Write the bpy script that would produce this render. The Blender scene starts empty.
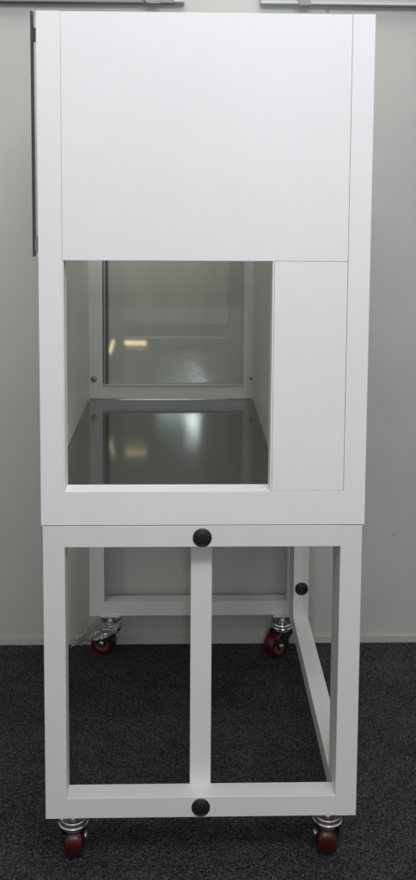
import bpy, bmesh, math, random
from mathutils import Vector, Matrix, noise
random.seed(7)
S = bpy.context.scene
COL = S.collection

# ------------------------------------------------------------------ camera
CAM = (0.2530870, -1.6078116, 1.2964329)
YAW, PIT, ROL, F, PCY = -0.0265124, 0.0917171, 0.0062672, 914.378, 265.596
def cam_axes():
    c, s = math.cos(YAW), math.sin(YAW)
    xv = Vector((c, s, 0)); yv = Vector((-s, c, 0)); zv = Vector((0, 0, 1))
    c, s = math.cos(PIT), math.sin(PIT)
    fw = c * yv - s * zv; up = s * yv + c * zv
    c, s = math.cos(ROL), math.sin(ROL)
    return c * xv + s * up, -s * xv + c * up, fw
R_, U_, FW_ = cam_axes()
cd = bpy.data.cameras.new('camera')
cam = bpy.data.objects.new('camera', cd); COL.objects.link(cam)
m = Matrix.Identity(4)
for i in range(3):
    m[i][0] = R_[i]; m[i][1] = U_[i]; m[i][2] = -FW_[i]; m[i][3] = CAM[i]
cam.matrix_world = m
cd.sensor_fit = 'VERTICAL'; cd.sensor_height = 24.0; cd.sensor_width = 24.0
cd.lens = F / 880 * 24.0
cd.shift_y = -(440 - PCY) / 880
cd.clip_start = 0.01; cd.clip_end = 100
S.camera = cam

# ------------------------------------------------------------------ world, lamps, exposure
w = bpy.data.worlds.new('World'); S.world = w; w.use_nodes = True
bg = w.node_tree.nodes['Background']
bg.inputs[0].default_value = (1.0, 0.95, 0.89, 1); bg.inputs[1].default_value = 0.40
def area(name, loc, target, sx, sy, power, color=(1, 1, 1), spread=180):
    d = bpy.data.lights.new(name, 'AREA'); d.shape = 'RECTANGLE'; d.size = sx; d.size_y = sy
    d.energy = power; d.color = color; d.spread = math.radians(spread)
    o = bpy.data.objects.new(name, d); COL.objects.link(o); o.location = loc
    o.rotation_euler = (Vector(target) - Vector(loc)).to_track_quat('-Z', 'Y').to_euler()
    return o
area('ceiling_or_fill_light', (0.62, -1.62, 2.62), (0.3, 0.0, 1.20), 1.3, 0.45, 31.5, (0.97, 0.98, 1.0))
area('ceiling_or_fill_light', (0.45, 0.35, 2.60), (0.35, 0.45, 0.0), 1.3, 0.30, 11.5, (0.96, 1.0, 0.99))
area('ceiling_or_fill_light', (-1.25, -0.70, 2.45), (-0.30, 0.86, 1.02), 0.4, 0.2, 0.55, (1.0, 0.98, 0.97), 40)  # unseen fill light added to brighten the left wall
# unseen far lamps added for glints in the glass and in the steel tray
area('glint_lamp', (0.34, -5.0, 2.34), (0.28, 0.83, 0.9), 0.10, 0.17, 20, (0.85, 0.97, 1.0))
area('glint_lamp', (0.22, -5.0, 2.25), (0.25, 0.83, 0.9), 0.40, 0.05, 5, (0.80, 1.0, 0.98))  # wide strip added for the highlight band at the tray's back edge
# narrow warm beams added unseen, standing in for reflections in the back window
area('reflection_beam', (0.11, 0.16, 1.30), (0.124, 0.862, 0.842), 0.058, 0.010, 0.0034, (1.0, 0.80, 0.52), 1.0)
o = area('reflection_beam', (0.09, 0.16, 1.30), (0.058, 0.862, 0.832), 0.008, 0.030, 0.0014, (1.0, 0.80, 0.52), 1.0)
o.rotation_euler.rotate_axis('Z', math.radians(-20))
S.view_settings.view_transform = 'Standard'; S.view_settings.look = 'None'
S.cycles.use_light_tree = False
S.view_settings.exposure = 0.17; S.view_settings.gamma = 1.0

# ------------------------------------------------------------------ materials
def mat(name, col=(0.8, 0.8, 0.8), rough=0.5, metal=0.0):
    m = bpy.data.materials.new(name); m.use_nodes = True
    b = m.node_tree.nodes['Principled BSDF']
    b.inputs['Base Color'].default_value = (*col, 1)
    b.inputs['Roughness'].default_value = rough; b.inputs['Metallic'].default_value = metal
    return m, m.node_tree, b
def N(nt, t, **kw):
    n = nt.nodes.new(t)
    for k, v in kw.items():
        if k in n.inputs: n.inputs[k].default_value = v
        else: setattr(n, k, v)
    return n
def ramp(nt, fac, stops):
    r = nt.nodes.new('ShaderNodeValToRGB'); e = r.color_ramp.elements
    while len(e) < len(stops): e.new(0.5)
    for el, (p, c) in zip(e, stops):
        el.position = p; el.color = (*c, 1)
    nt.links.new(fac, r.inputs[0]); return r
def coords(nt, scale=(1, 1, 1)):
    g = nt.nodes.new('ShaderNodeNewGeometry'); mp = nt.nodes.new('ShaderNodeMapping')
    mp.inputs['Scale'].default_value = scale
    nt.links.new(g.outputs['Position'], mp.inputs['Vector']); return mp.outputs[0]
def bump(nt, b, h, strength, dist):
    bp = N(nt, 'ShaderNodeBump', Strength=strength, Distance=dist)
    nt.links.new(h, bp.inputs['Height']); nt.links.new(bp.outputs[0], b.inputs['Normal'])

def painted(name, c, rough, var=0.05, grime=True):
    m, nt, b = mat(name, c, rough)
    v = coords(nt)
    n1 = N(nt, 'ShaderNodeTexNoise', Scale=3.2, Detail=4.0, Roughness=0.6); nt.links.new(v, n1.inputs['Vector'])
    lo = tuple(x * (1 - var) for x in c)
    r = ramp(nt, n1.outputs['Fac'], [(0.3, lo), (0.7, c)])
    out = r.outputs[0]
    if grime:
        n2 = N(nt, 'ShaderNodeTexNoise', Scale=38.0, Detail=6.0, Roughness=0.75); nt.links.new(v, n2.inputs['Vector'])
        g = ramp(nt, n2.outputs['Fac'], [(0.62, (1, 1, 1)), (0.78, (0.86, 0.84, 0.80))])
        mx = N(nt, 'ShaderNodeMixRGB', blend_type='MULTIPLY'); mx.inputs[0].default_value = 0.6
        nt.links.new(out, mx.inputs[1]); nt.links.new(g.outputs[0], mx.inputs[2]); out = mx.outputs[0]
    nt.links.new(out, b.inputs['Base Color'])
    n3 = N(nt, 'ShaderNodeTexNoise', Scale=700.0, Detail=2.0); nt.links.new(v, n3.inputs['Vector'])
    bump(nt, b, n3.outputs['Fac'], 0.12, 0.0006)
    rr = nt.nodes.new('ShaderNodeMapRange'); rr.inputs['To Min'].default_value = rough - 0.06; rr.inputs['To Max'].default_value = rough + 0.08
    nt.links.new(n1.outputs['Fac'], rr.inputs['Value']); nt.links.new(rr.outputs[0], b.inputs['Roughness'])
    return m
M_WHITE = painted('white_powder_coat', (0.77, 0.768, 0.795), 0.58, 0.04)
M_STAND = painted('stand_paint', (0.71, 0.695, 0.69), 0.45, 0.06)
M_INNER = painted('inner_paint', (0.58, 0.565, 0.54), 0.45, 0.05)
M_BLACK = painted('black_plastic', (0.010, 0.010, 0.011), 0.5, 0.2, False)
M_DARK_STRIP = painted('gasket_and_dark_strip', (0.11, 0.115, 0.10), 0.5, 0.2, False)
M_ALU = painted('aluminium_trim', (0.42, 0.43, 0.44), 0.4, 0.1, False); 
M_ALUD = painted('grey_bracket', (0.20, 0.20, 0.205), 0.45, 0.1, False)
M_TINT = painted('tinted_edge', (0.035, 0.038, 0.05), 0.25, 0.1, False)

def metal(name, c, rough):
    m, nt, b = mat(name, c, rough, 1.0)
    n = N(nt, 'ShaderNodeTexNoise', Scale=90.0, Detail=3.0); nt.links.new(coords(nt), n.inputs['Vector'])
    rr = nt.nodes.new('ShaderNodeMapRange'); rr.inputs['To Min'].default_value = rough * 0.6; rr.inputs['To Max'].default_value = rough * 1.6
    nt.links.new(n.outputs['Fac'], rr.inputs['Value']); nt.links.new(rr.outputs[0], b.inputs['Roughness'])
    return m
M_CHROME = metal('zinc_chrome', (0.82, 0.82, 0.84), 0.20)
M_FORK = metal('dark_chrome', (0.22, 0.22, 0.23), 0.22)
M_SCREW = metal('brass_screw', (0.30, 0.235, 0.17), 0.35)

# brushed stainless tray
M_STEEL, nt, b = mat('brushed_stainless', (0.32, 0.33, 0.32), 0.16, 1.0)
n = N(nt, 'ShaderNodeTexNoise', Scale=1.0, Detail=5.0, Roughness=0.7); nt.links.new(coords(nt, (6, 260, 6)), n.inputs['Vector'])
rr = nt.nodes.new('ShaderNodeMapRange'); rr.inputs['To Min'].default_value = 0.045; rr.inputs['To Max'].default_value = 0.17
nt.links.new(n.outputs['Fac'], rr.inputs['Value']); nt.links.new(rr.outputs[0], b.inputs['Roughness'])
b.inputs['Anisotropic'].default_value = 0.3

# red wheel
M_RED, nt, b = mat('red_polyurethane', (0.22, 0.012, 0.012), 0.3)
n = N(nt, 'ShaderNodeTexNoise', Scale=60.0, Detail=4.0); nt.links.new(coords(nt), n.inputs['Vector'])
r = ramp(nt, n.outputs['Fac'], [(0.35, (0.035, 0.003, 0.004)), (0.65, (0.075, 0.005, 0.007))]); nt.links.new(r.outputs[0], b.inputs['Base Color'])
M_HUB = painted('cream_hub', (0.13, 0.085, 0.05), 0.4, 0.2)

# glass pane
M_GLASS = bpy.data.materials.new('greenish_glass'); M_GLASS.use_nodes = True; nt = M_GLASS.node_tree
nt.nodes.remove(nt.nodes['Principled BSDF']); outn = nt.nodes['Material Output']
tr = N(nt, 'ShaderNodeBsdfTransparent'); tr.inputs[0].default_value = (0.92, 0.93, 0.89, 1)
gl = N(nt, 'ShaderNodeBsdfGlossy', Roughness=0.02); gl.inputs[0].default_value = (1, 1, 1, 1)
df = N(nt, 'ShaderNodeBsdfDiffuse'); df.inputs[0].default_value = (0.74, 0.74, 0.68, 1)
nn = N(nt, 'ShaderNodeTexNoise', Scale=5.0, Detail=5.0, Roughness=0.7); nt.links.new(coords(nt, (1, 1, 0.5)), nn.inputs['Vector'])
dr = nt.nodes.new('ShaderNodeMapRange'); dr.inputs['To Min'].default_value = 0.22; dr.inputs['To Max'].default_value = 0.58
nt.links.new(nn.outputs['Fac'], dr.inputs['Value'])
m1 = N(nt, 'ShaderNodeMixShader'); nt.links.new(dr.outputs[0], m1.inputs[0]); nt.links.new(tr.outputs[0], m1.inputs[1]); nt.links.new(df.outputs[0], m1.inputs[2])
fr = N(nt, 'ShaderNodeFresnel', IOR=1.5)
mu = N(nt, 'ShaderNodeMath', operation='MULTIPLY'); mu.inputs[1].default_value = 1.15; nt.links.new(fr.outputs[0], mu.inputs[0])
m2 = N(nt, 'ShaderNodeMixShader'); nt.links.new(mu.outputs[0], m2.inputs[0]); nt.links.new(m1.outputs[0], m2.inputs[1]); nt.links.new(gl.outputs[0], m2.inputs[2])
nt.links.new(m2.outputs[0], outn.inputs['Surface'])

# crumpled clear film
M_FILM = bpy.data.materials.new('clear_film'); M_FILM.use_nodes = True; nt = M_FILM.node_tree
nt.nodes.remove(nt.nodes['Principled BSDF']); outn = nt.nodes['Material Output']
tr = N(nt, 'ShaderNodeBsdfTransparent'); tr.inputs[0].default_value = (0.9, 0.92, 0.9, 1)
gl = N(nt, 'ShaderNodeBsdfGlossy', Roughness=0.15); df = N(nt, 'ShaderNodeBsdfDiffuse'); df.inputs[0].default_value = (0.36, 0.40, 0.38, 1)
m1 = N(nt, 'ShaderNodeMixShader'); m1.inputs[0].default_value = 0.30; nt.links.new(tr.outputs[0], m1.inputs[1]); nt.links.new(df.outputs[0], m1.inputs[2])
m2 = N(nt, 'ShaderNodeMixShader'); m2.inputs[0].default_value = 0.10; nt.links.new(m1.outputs[0], m2.inputs[1]); nt.links.new(gl.outputs[0], m2.inputs[2])
nt.links.new(m2.outputs[0], outn.inputs['Surface'])

# wall paint with a few specks
M_WALL, nt, b = mat('wall_paint', (0.5, 0.51, 0.49), 0.55)
v = coords(nt)
n1 = N(nt, 'ShaderNodeTexNoise', Scale=1.6, Detail=5.0, Roughness=0.6); nt.links.new(v, n1.inputs['Vector'])
r = ramp(nt, n1.outputs['Fac'], [(0.3, (0.405, 0.408, 0.392)), (0.7, (0.455, 0.458, 0.443))])
n2 = N(nt, 'ShaderNodeTexVoronoi', Scale=5.5); nt.links.new(v, n2.inputs['Vector'])
g = ramp(nt, n2.outputs['Distance'], [(0.018, (0.45, 0.43, 0.4)), (0.04, (1, 1, 1))])
mx = N(nt, 'ShaderNodeMixRGB', blend_type='MULTIPLY'); mx.inputs[0].default_value = 0.8
nt.links.new(r.outputs[0], mx.inputs[1]); nt.links.new(g.outputs[0], mx.inputs[2]); nt.links.new(mx.outputs[0], b.inputs['Base Color'])
n3 = N(nt, 'ShaderNodeTexNoise', Scale=260.0, Detail=3.0); nt.links.new(v, n3.inputs['Vector']); bump(nt, b, n3.outputs['Fac'], 0.15, 0.001)
M_SKIRT = painted('skirting_paint', (0.44, 0.43, 0.40), 0.5, 0.15)

# carpet
M_CARPET, nt, b = mat('charcoal_carpet', (0.03, 0.03, 0.03), 0.95)
v = coords(nt)
na = N(nt, 'ShaderNodeTexVoronoi', Scale=420.0); nt.links.new(v, na.inputs['Vector'])
nb = N(nt, 'ShaderNodeTexNoise', Scale=300.0, Detail=4.0, Roughness=0.7, Distortion=0.8); nt.links.new(v, nb.inputs['Vector'])
nc = N(nt, 'ShaderNodeTexNoise', Scale=9.0, Detail=5.0, Roughness=0.7); nt.links.new(v, nc.inputs['Vector'])
sep = N(nt, 'ShaderNodeSeparateColor'); nt.links.new(na.outputs['Color'], sep.inputs[0])
s1 = N(nt, 'ShaderNodeMath', operation='MULTIPLY_ADD'); s1.inputs[1].default_value = 0.28; nt.links.new(sep.outputs[0], s1.inputs[0]); nt.links.new(nb.outputs['Fac'], s1.inputs[2])
sm = N(nt, 'ShaderNodeMath', operation='MULTIPLY_ADD'); sm.inputs[1].default_value = 0.22; nt.links.new(nc.outputs['Fac'], sm.inputs[0]); nt.links.new(s1.outputs[0], sm.inputs[2])
r = ramp(nt, sm.outputs[0], [(0.58, (0.011, 0.011, 0.012)), (0.74, (0.042, 0.042, 0.047)), (0.95, (0.17, 0.173, 0.19))])
nt.links.new(r.outputs[0], b.inputs['Base Color'])
ad = N(nt, 'ShaderNodeMath', operation='ADD'); nt.links.new(na.outputs['Distance'], ad.inputs[0]); nt.links.new(nb.outputs['Fac'], ad.inputs[1])
bump(nt, b, ad.outputs[0], 1.0, 0.006)
b.inputs['Specular IOR Level'].default_value = 0.15

# ------------------------------------------------------------------ mesh helpers
def box(bm, x0, x1, y0, y1, z0, z1):
    vs = [bm.verts.new((x, y, z)) for z in (z0, z1) for y in (y0, y1) for x in (x0, x1)]
    for f in ((0, 2, 3, 1), (4, 5, 7, 6), (0, 1, 5, 4), (2, 6, 7, 3), (0, 4, 6, 2), (1, 3, 7, 5)):
        bm.faces.new([vs[i] for i in f])
def beam(bm, a, b_, wx, wy, r=0.0007, up=None):
    """rectangular tube from a to b with rounded long edges and flat ends; section is wx by wy"""
    a = Vector(a); b_ = Vector(b_); d = (b_ - a).normalized()
    ux = Vector((1, 0, 0)) if abs(d.x) < 0.7 else Vector((0, 1, 0))
    uy = d.cross(ux).normalized(); ux = uy.cross(d).normalized()
    pts = []
    for sx, sy, a0 in ((1, 1, 0), (-1, 1, 90), (-1, -1, 180), (1, -1, 270)):
        for k in range(4):
            t = math.radians(a0 + 30 * k)
            pts.append((sx * (wx / 2 - r) + r * math.cos(t), sy * (wy / 2 - r) + r * math.sin(t)))
    lo = [bm.verts.new(a + ux * p + uy * q) for p, q in pts]
    hi = [bm.verts.new(b_ + ux * p + uy * q) for p, q in pts]
    n = len(pts)
    for i in range(n): bm.faces.new((lo[i], lo[(i + 1) % n], hi[(i + 1) % n], hi[i]))
    bm.faces.new(lo[::-1]); bm.faces.new(hi)
def lathe(bm, prof, M, seg=40):
    """prof = (radius, height) pairs, spun round local z, moved by M"""
    rings = []
    for r, h in prof:
        if r < 1e-6: rings.append([bm.verts.new(M @ Vector((0, 0, h)))])
        else: rings.append([bm.verts.new(M @ Vector((r * math.cos(2 * math.pi * i / seg), r * math.sin(2 * math.pi * i / seg), h))) for i in range(seg)])
    for A, B in zip(rings, rings[1:]):
        for i in range(seg):
            j = (i + 1) % seg
            if len(A) == 1 and len(B) == 1: continue
            if len(A) == 1: bm.faces.new((A[0], B[i], B[j]))
            elif len(B) == 1: bm.faces.new((A[i], A[j], B[0]))
            else: bm.faces.new((A[i], A[j], B[j], B[i]))
def prism(bm, poly, M, th):
    lo = [bm.verts.new(M @ Vector((x, y, -th / 2))) for x, y in poly]
    hi = [bm.verts.new(M @ Vector((x, y, th / 2))) for x, y in poly]
    n = len(poly)
    for i in range(n): bm.faces.new((lo[i], lo[(i + 1) % n], hi[(i + 1) % n], hi[i]))
    bm.faces.new(lo[::-1]); bm.faces.new(hi)
def build(name, fn, material, parent=None, bevel=0, smooth=False):
    bm = bmesh.new(); fn(bm)
    bmesh.ops.recalc_face_normals(bm, faces=bm.faces)
    if bevel: bmesh.ops.bevel(bm, geom=list(bm.edges), offset=bevel, segments=2, affect='EDGES', profile=0.6)
    me = bpy.data.meshes.new(name); bm.to_mesh(me); bm.free()
    me.materials.append(material)
    if smooth or len(me.polygons) > 90:
        for p in me.polygons: p.use_smooth = True
        me.set_sharp_from_angle(angle=math.radians(35))
    o = bpy.data.objects.new(name, me); COL.objects.link(o)
    if parent: o.parent = parent
    return o
def B(*a): return lambda bm: box(bm, *a)
def BM(*a, **k): return lambda bm: beam(bm, *a, **k)
def thing(name, label, cat, loc=(0, 0, 0), group=None):
    o = bpy.data.objects.new(name, None); COL.objects.link(o); o.location = loc; o.empty_display_size = 0.05
    o['label'] = label; o['category'] = cat
    if group: o['group'] = group
    return o
def struct(o): o['kind'] = 'structure'; return o

# ------------------------------------------------------------------ floor, wall
WY = 0.862
struct(build('floor', B(-4, 4, -5, WY + 0.02, -0.05, 0.0), M_CARPET, smooth=False))
struct(build('wall', B(-4, 4, WY, WY + 0.1, -0.05, 3.0), M_WALL, smooth=False))
struct(build('skirting_board', B(-4, 4, WY - 0.006, WY - 0.0005, 0.0005, 0.022), M_SKIRT, bevel=0.0015))

# ------------------------------------------------------------------ stand
t = 0.0395; W = 0.58; ZB = 0.1131; ZS = 0.6745; YR = 0.7976
st = thing('cabinet_stand', 'off-white welded square tube stand on red wheeled casters, carrying the white cabinet', 'stand', (W / 2, YR / 2, 0))
def P(o): o.parent = st; o.matrix_parent_inverse = Matrix.Translation(-st.location); return o
h = t / 2
for y in (h, YR + h):
    for x in (h, W - h):
        P(build('leg', BM((x, y, ZB), (x, y, ZS), t, t), M_STAND))
    for z in (ZB + h, ZS - h):
        P(build('rail', BM((t, y, z), (W - t, y, z), t, t), M_STAND))
P(build('centre_post', BM((0.288, t + h, ZB), (0.288, t + h, ZS - 0.001), t, t), M_STAND))
# bolted side frame on the right
x1 = W - h; x2 = W - h + 0.004
o = P(build('side_post', BM((x1, t + h, ZB), (x1, t + h, ZS - 0.001), t, t), M_STAND))
def rearpost(bm):
    beam(bm, (x2, 0.700 + h, ZB), (x2, 0.700 + h, ZS - 0.001), t, t)
    beam(bm, (x2, 0.7405 + h + 0.0088, ZB), (x2, 0.7405 + h + 0.0088, ZS - 0.001), t, 0.056)
P(build('side_post', rearpost, M_STAND))
def siderail(z):
    def f(bm):
        b0 = len(bm.verts)
        beam(bm, (x1, 2 * t, z), (x2, 0.700, z), t, t)
    return f
P(build('side_rail', siderail(ZB + h), M_STAND)); P(build('side_rail', siderail(ZS - h), M_STAND))
for y in (t, ):  # upper rail on the left, hidden under the cabinet
    P(build('side_rail', BM((h, t, ZS - h), (h, YR, ZS - h), t, t), M_STAND))
def plug(x, y, z):
    Mx = Matrix.Translation((x, y, z)) @ Matrix.Rotation(math.radians(90), 4, 'X')
    prof = [(0.0, -0.004), (0.0165, -0.0005), (0.0172, 0.0004), (0.0172, 0.0018), (0.0160, 0.0030), (0.0138, 0.0036), (0.0132, 0.0032), (0.0126, 0.0036), (0.006, 0.0044), (0.0, 0.0046)]
    return P(build('plug', lambda bm: lathe(bm, prof, Mx, 48), M_BLACK))
plug(0.2885, 0, 0.6527); plug(0.2885, 0, 0.1327); plug(0.5655, 0.700, 0.2325)

def caster(x, y, ang):
    """swivel caster: top of plate at ZB, wheel resting on the floor; ang = direction the wheel trails (0 = straight back)"""
    top = ZB - 0.0004; r = 0.034
    trail = 0.020; rz = Matrix.Rotation(ang, 4, 'Z'); base = Matrix.Translation((x, y, 0))
    G = base @ rz
    fork_l = [(-0.023, 0.0715), (0.024, 0.0715), (0.034, 0.060), (trail + 0.018, 0.042), (trail + 0.010, 0.028), (trail, 0.023), (trail - 0.010, 0.027), (trail - 0.021, 0.044), (-0.021, 0.060)]
    def fork(bm):
        for s in (-1, 1):
            Mx = G @ Matrix.Translation((s * 0.0200, 0, 0)) @ Matrix(((0, 0, 1, 0), (1, 0, 0, 0), (0, 1, 0, 0), (0, 0, 0, 1)))
            prism(bm, fork_l, Mx, 0.0024)
        lathe(bm, [(0.0, 0.0705), (0.0225, 0.0705), (0.0240, 0.0720), (0.0232, 0.0745), (0.0, 0.0745)], G, 40)
    f = P(build('caster', fork, M_FORK))
    f['label'] = 'swivel caster with dark fork and red wheel'
    def sub(n, fn, mt):
        o = build(n, fn, mt); o.parent = f; return o
    sub('bearing_ring', lambda bm: lathe(bm, [(0.0, 0.0746), (0.020, 0.0746), (0.0262, 0.0755), (0.0284, 0.0780), (0.0288, 0.0805), (0.0276, 0.0822), (0.0256, 0.0828), (0.0274, 0.0842), (0.0278, 0.0880), (0.0262, 0.0912), (0.0225, 0.0928), (0.0200, 0.0928), (0.0185, 0.0905), (0.0120, 0.0905), (0.011, 0.097), (0.0, 0.097)], G, 48), M_CHROME)
    def plate(bm):
        box(bm, x - 0.026, x + 0.026, y - 0.020, y + 0.030, 0.1088, top)
        lathe(bm, [(0.0, 0.0950), (0.0075, 0.0950), (0.0080, 0.0958), (0.0080, 0.1020), (0.0, 0.1020)], base, 6)
        lathe(bm, [(0.0, 0.1018), (0.014, 0.1018), (0.0215, 0.1085), (0.0, 0.1089)], base, 36)
    sub('mounting_plate', plate, M_CHROME)
    AX = G @ Matrix.Translation((0, trail, r)) @ Matrix.Rotation(math.radians(90), 4, 'Y')
    sub('wheel', lambda bm: lathe(bm, [(0.0220, -0.0165), (0.028, -0.0175), (0.0318, -0.0160), (0.0336, -0.0115), (0.0340, -0.006), (0.0340, 0.006), (0.0336, 0.0115), (0.0318, 0.0160), (0.028, 0.0175), (0.0220, 0.0165), (0.0220, -0.0165)], AX, 56), M_RED)
    sub('hub', lambda bm: lathe(bm, [(0.0, -0.0160), (0.010, -0.0165), (0.016, -0.0135), (0.0218, -0.0145), (0.0218, 0.0145), (0.016, 0.0135), (0.010, 0.0165), (0.0, 0.0160)], AX, 40), M_HUB)
    def bolt(bm):
        for s in (-1, 1):
            Mx = AX @ Matrix.Scale(s, 4, (0, 0, 1))
            lathe(bm, [(0.0085, 0.0212), (0.0085, 0.0222), (0.0, 0.0222)], Mx, 24)
            lathe(bm, [(0.0065, 0.0222), (0.0065, 0.0238), (0.0055, 0.0245), (0.0, 0.0245)], Mx, 6)
        lathe(bm, [(0.0045, -0.021), (0.0045, 0.021)], AX, 16)
    sub('axle_bolt', bolt, M_CHROME)
    return f
caster(0.0465, 0.040, math.radians(3)); caster(0.5335, 0.040, math.radians(-2))
caster(0.0555, YR + 0.012, math.radians(74)); caster(0.527, YR + 0.006, math.radians(128))

# ------------------------------------------------------------------ cabinet
XL, XR = -0.0026, 0.5836; Z0 = 0.6762; Z1 = 1.5866; YB = 0.838
SL, SR = 0.0388, 0.5445; WT = 1.1568; WB = 0.7385; WR = 0.4104
cb = thing('cabinet', 'tall white box cabinet with an open square window and steel tray, above the stand', 'cabinet', ((XL + XR) / 2, YB / 2, Z0))
def C(o, p=None): o.parent = p or cb; o.matrix_parent_inverse = Matrix.Translation(-cb.location) if not p else Matrix.Identity(4); return o
g = 0.0006
C(build('frame_post', BM(((XL + SL) / 2, h, WB), ((XL + SL) / 2, h, Z1), SL - XL, t, r=0.0004), M_WHITE))
C(build('frame_post', BM(((XR + SR) / 2, h, WB), ((XR + SR) / 2, h, Z1), XR - SR, t, r=0.0004), M_WHITE))
C(build('frame_rail', BM((XL, h, (Z0 + WB) / 2), (XR, h, (Z0 + WB) / 2), t, WB - Z0, r=0.0004), M_WHITE))
# jamb beside the opening
C(build('window_jamb', B(SL + 0.0001, 0.0412, 0.0006, t, WB + 0.0002, WT - 0.0006), M_WHITE, bevel=0.0005))
C(build('window_jamb', B(WR, WR + 0.0030, 0.0004, t, WB + 0.0002, WT - 0.0006), M_WHITE, bevel=0.0005))
C(build('front_panel', B(SL + g, SR - g, 0.0004, 0.0024, WT, Z1 - 0.0005), M_WHITE, bevel=0.0006))
C(build('infill_panel', B(WR + 0.0030 + g, SR - g, 0.0006, 0.0026, WB + g, WT - g), M_WHITE, bevel=0.0006))
C(build('frame_rail', B(SL + 0.0002, SR - 0.0002, 0.003, t, WT + 0.0015, WT + 0.038), M_WHITE))
# unseen top left open to light the working space; only rim and side-bay cover
def topp(bm):
    z0, z1 = Z1 - 0.003, Z1 - 0.0008
    box(bm, 0.4406, XR - 0.0005, t + 0.0002, YB, z0, z1)
    box(bm, XL + 0.0005, 0.4405, 0.800, YB, z0, z1); box(bm, XL + 0.0005, 0.020, t + 0.0002, 0.7998, z0, z1)
C(build('top_panel', topp, M_WHITE))
C(build('side_panel', B(XL, XL + 0.002, t, YB, Z0, Z1 - 0.003), M_INNER))
C(build('side_panel', B(XR - 0.002, XR, t, YB, Z0, Z1 - 0.003), M_WHITE))
C(build('partition', B(0.4405, 0.4425, t + 0.0003, 0.8185, 0.7135, Z1 - 0.0032), M_INNER))
C(build('base_panel', B(XL + 0.002, XR - 0.002, t, YB - 0.002, Z0, Z0 + 0.002), M_WHITE))
# steel tray with a small turned-up rim at the back and sides
def tray(bm):
    xa, xb, ya, yb, z = 0.0000, 0.4402, t + 0.001, 0.8180, 0.7110
    prof = [(0.0, 0.0022), (0.0002, 0.0012), (0.0006, 0.0004), (0.0014, 0.0)]
    rows = []
    def ring(o, dz): return [bm.verts.new(p) for p in ((xa + o, ya, z + dz), (xb - o, ya, z + dz), (xb - o, yb - o, z + dz), (xa + o, yb - o, z + dz))]
    R = [ring(o, dz) for o, dz in prof]
    for A, Bq in zip(R, R[1:]):
        for i in (1, 2, 3): bm.faces.new((A[i], A[(i + 1) % 4], Bq[(i + 1) % 4], Bq[i]))
    bm.faces.new(R[-1])
C(build('steel_tray', tray, M_STEEL))
# back wall with a window hole
gx0, gx1, gz0, gz1 = 0.0362, 0.4148, 0.7462, 1.24
def back(bm):
    y0, y1 = 0.8188, YB
    box(bm, XL + 0.002, gx0, y0, y1, 0.6785, Z1 - 0.0035)
    box(bm, gx1, XR - 0.002, y0, y1, 0.6785, Z1 - 0.0035)
    box(bm, gx0, gx1, y0, y1, 0.6785, gz0); box(bm, gx0, gx1, y0, y1, gz1, Z1 - 0.0035)
C(build('back_panel', back, M_INNER))
wf = C(build('window_pane', B(gx0 + 0.0005, gx1 - 0.0005, 0.8310, 0.8350, gz0 + 0.0005, gz1 - 0.0005), M_GLASS, smooth=False))
def frame(bm):
    y0, y1 = 0.8165, 0.8300
    box(bm, gx0 + 0.0035, gx0 + 0.0065, y0 + 0.003, y1, gz0 + 0.0045, gz1)
    box(bm, gx1 - 0.0045, gx1 - 0.0005, y0, y1, gz0 + 0.0045, gz1)
    box(bm, gx0 + 0.0005, gx1 - 0.0005, y0, y1, gz0 + 0.0005, gz0 + 0.0043)
C(build('window_frame', frame, M_ALU, bevel=0.0005), wf)
def dark_strips(bm):
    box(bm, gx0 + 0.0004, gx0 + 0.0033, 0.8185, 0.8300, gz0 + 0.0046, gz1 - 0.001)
    box(bm, gx0 + 0.0068, gx0 + 0.0150, 0.8265, 0.8305, gz0 + 0.0046, gz1 - 0.001)  # wider dark strip on the left edge of the pane, in gasket colour
C(build('gasket_and_strip', dark_strips, M_DARK_STRIP), wf)
wf.matrix_parent_inverse = Matrix.Translation(-cb.location)
def screw(x, z, r):
    Mx = Matrix.Translation((x, 0.8188, z)) @ Matrix.Rotation(math.radians(90), 4, 'X')
    def f(bm):
        lathe(bm, [(r * 1.25, 0.0), (r * 1.25, 0.0008), (r, 0.0010), (r * 0.95, 0.0024), (r * 0.6, 0.0034), (r * 0.28, 0.0036), (r * 0.24, 0.002), (0.0, 0.002)], Mx, 24)
    return C(build('screw', f, M_SCREW))
screw(0.0125, 0.7655, 0.0068); screw(0.4355, 0.768, 0.0032); screw(0.0125, 1.18, 0.0080)
# dark tinted flap hanging along the left side, seen edge on
fl = C(build('side_flap', B(-0.0120, -0.0085, -0.002, 0.016, 1.163, 1.586), M_TINT, bevel=0.0008))
def hinge(z0, z1):
    return lambda bm: (box(bm, -0.0084, -0.0028, 0.003, 0.015, z0, z1), lathe(bm, [(0, 0), (0.0022, 0), (0.0022, z1 - z0 + 0.004), (0, z1 - z0 + 0.004)], Matrix.Translation((-0.0055, 0.005, z0 - 0.002)), 16))
C(build('hinge', hinge(1.536, 1.556), M_TINT), fl); C(build('hinge', hinge(1.172, 1.196), M_ALUD), fl)
fl.matrix_parent_inverse = Matrix.Translation(-cb.location)

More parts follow.
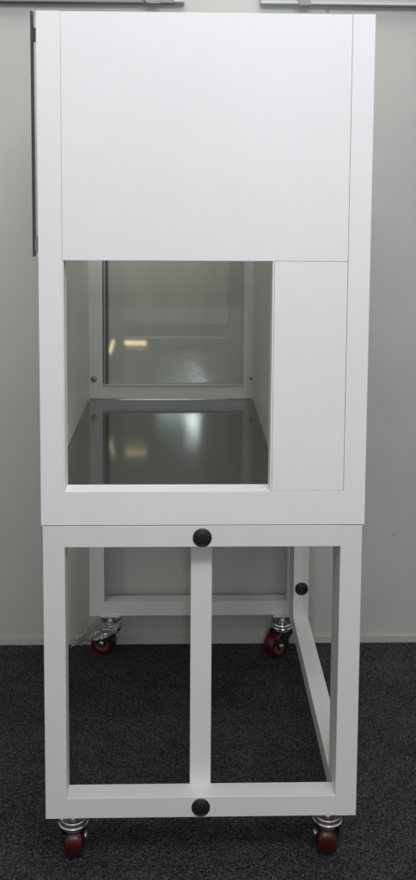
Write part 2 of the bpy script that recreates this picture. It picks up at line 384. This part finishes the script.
# ------------------------------------------------------------------ aluminium channels at the top of the wall
def channel(bm, x0, x1, z0, z1):
    dep = 0.03
    y = WY - 0.0005
    prof = [(0, 0), (dep, 0), (dep, 0.006), (dep - 0.006, 0.008), (dep - 0.006, 0.016), (dep, 0.018), (dep, 0.06), (0, 0.06)]
    A = [bm.verts.new((x0, y - a, z0 + b_)) for a, b_ in prof]; Bv = [bm.verts.new((x1, y - a, z1 + b_)) for a, b_ in prof]
    n = len(prof)
    for i in range(n): bm.faces.new((A[i], A[(i + 1) % n], Bv[(i + 1) % n], Bv[i]))
    bm.faces.new(A[::-1]); bm.faces.new(Bv)
GR = 'channels across the top of the wall'
def wall_channel(label, x0, x1, z0, z1, br, endcap):
    T = thing('wall_channel', label, 'wall channel', ((x0 + x1) / 2, WY, z0), GR)
    inv = Matrix.Translation(-T.location)
    o = build('track', lambda bm: channel(bm, x0, x1, z0, z1), M_ALU if not endcap else M_ALUD, smooth=False); o.parent = T; o.matrix_parent_inverse = inv
    Mx = Matrix.Translation((0, WY - 0.034, 0)) @ Matrix.Rotation(math.radians(90), 4, 'X')
    o = build('bracket', lambda bm: prism(bm, br, Mx, 0.006), M_ALUD, bevel=0.0008); o.parent = T; o.matrix_parent_inverse = inv
    if endcap:
        o = build('end_cap', B(x1 + 0.0002, x1 + 0.026, WY - 0.033, WY - 0.001, z1 + 0.001, z1 + 0.06), M_ALU, bevel=0.001); o.parent = T; o.matrix_parent_inverse = inv
wall_channel('dark grey channel with pale end cap above the left half of the cabinet', -1.5, 0.226, 1.757, 1.761,
             [(0.13, 1.83), (0.19, 1.757), (0.155, 1.757), (0.09, 1.83)], True)
wall_channel('pale aluminium channel on the wall above the right half of the cabinet', 0.452, 2.4, 1.762, 1.756,
             [(0.56, 1.84), (0.585, 1.757), (0.553, 1.757), (0.535, 1.84)], False)

# ------------------------------------------------------------------ plastic film round the rear left caster
def film(bm):
    nu, nv = 46, 22
    g_ = []
    for j in range(nv):
        row = []
        v_ = j / (nv - 1)
        for i in range(nu):
            u = i / (nu - 1)
            # runs from the caster neck (u=0) down and left to a ragged loose end (u=1)
            cx_ = 0.082 - 0.128 * u; cz = 0.094 - 0.040 * u - 0.012 * u * u
            wdt = 0.020 + 0.024 * math.sin(u * 2.8)
            x = cx_ + (v_ - 0.5) * wdt * 0.7; z = cz + (v_ - 0.5) * wdt * 1.25
            y = YR - 0.024 - 0.020 * math.sin(v_ * math.pi) * (1 - 0.5 * u) + 0.02 * u
            fold = 0.0022 * math.sin(v_ * 17 + 5 * noise.noise(Vector((u * 2, v_ * 2, 1))))
            nz = noise.noise_vector(Vector((u * 4, v_ * 3, 3))) * 0.010 + noise.noise_vector(Vector((u * 9, v_ * 8, 9))) * 0.002
            nz.y += fold
            row.append(bm.verts.new((x + nz.x, y + nz.y * 1.6, max(0.004, z + nz.z))))
        g_.append(row)
    for j in range(nv - 1):
        for i in range(nu - 1): bm.faces.new((g_[j][i], g_[j][i + 1], g_[j + 1][i + 1], g_[j + 1][i]))
o = build('plastic_film', film, M_FILM)
o['label'] = 'crumpled clear plastic film wrapped round the rear left caster'; o['category'] = 'plastic wrap'
sol = o.modifiers.new('thickness', 'SOLIDIFY'); sol.thickness = 0.0003
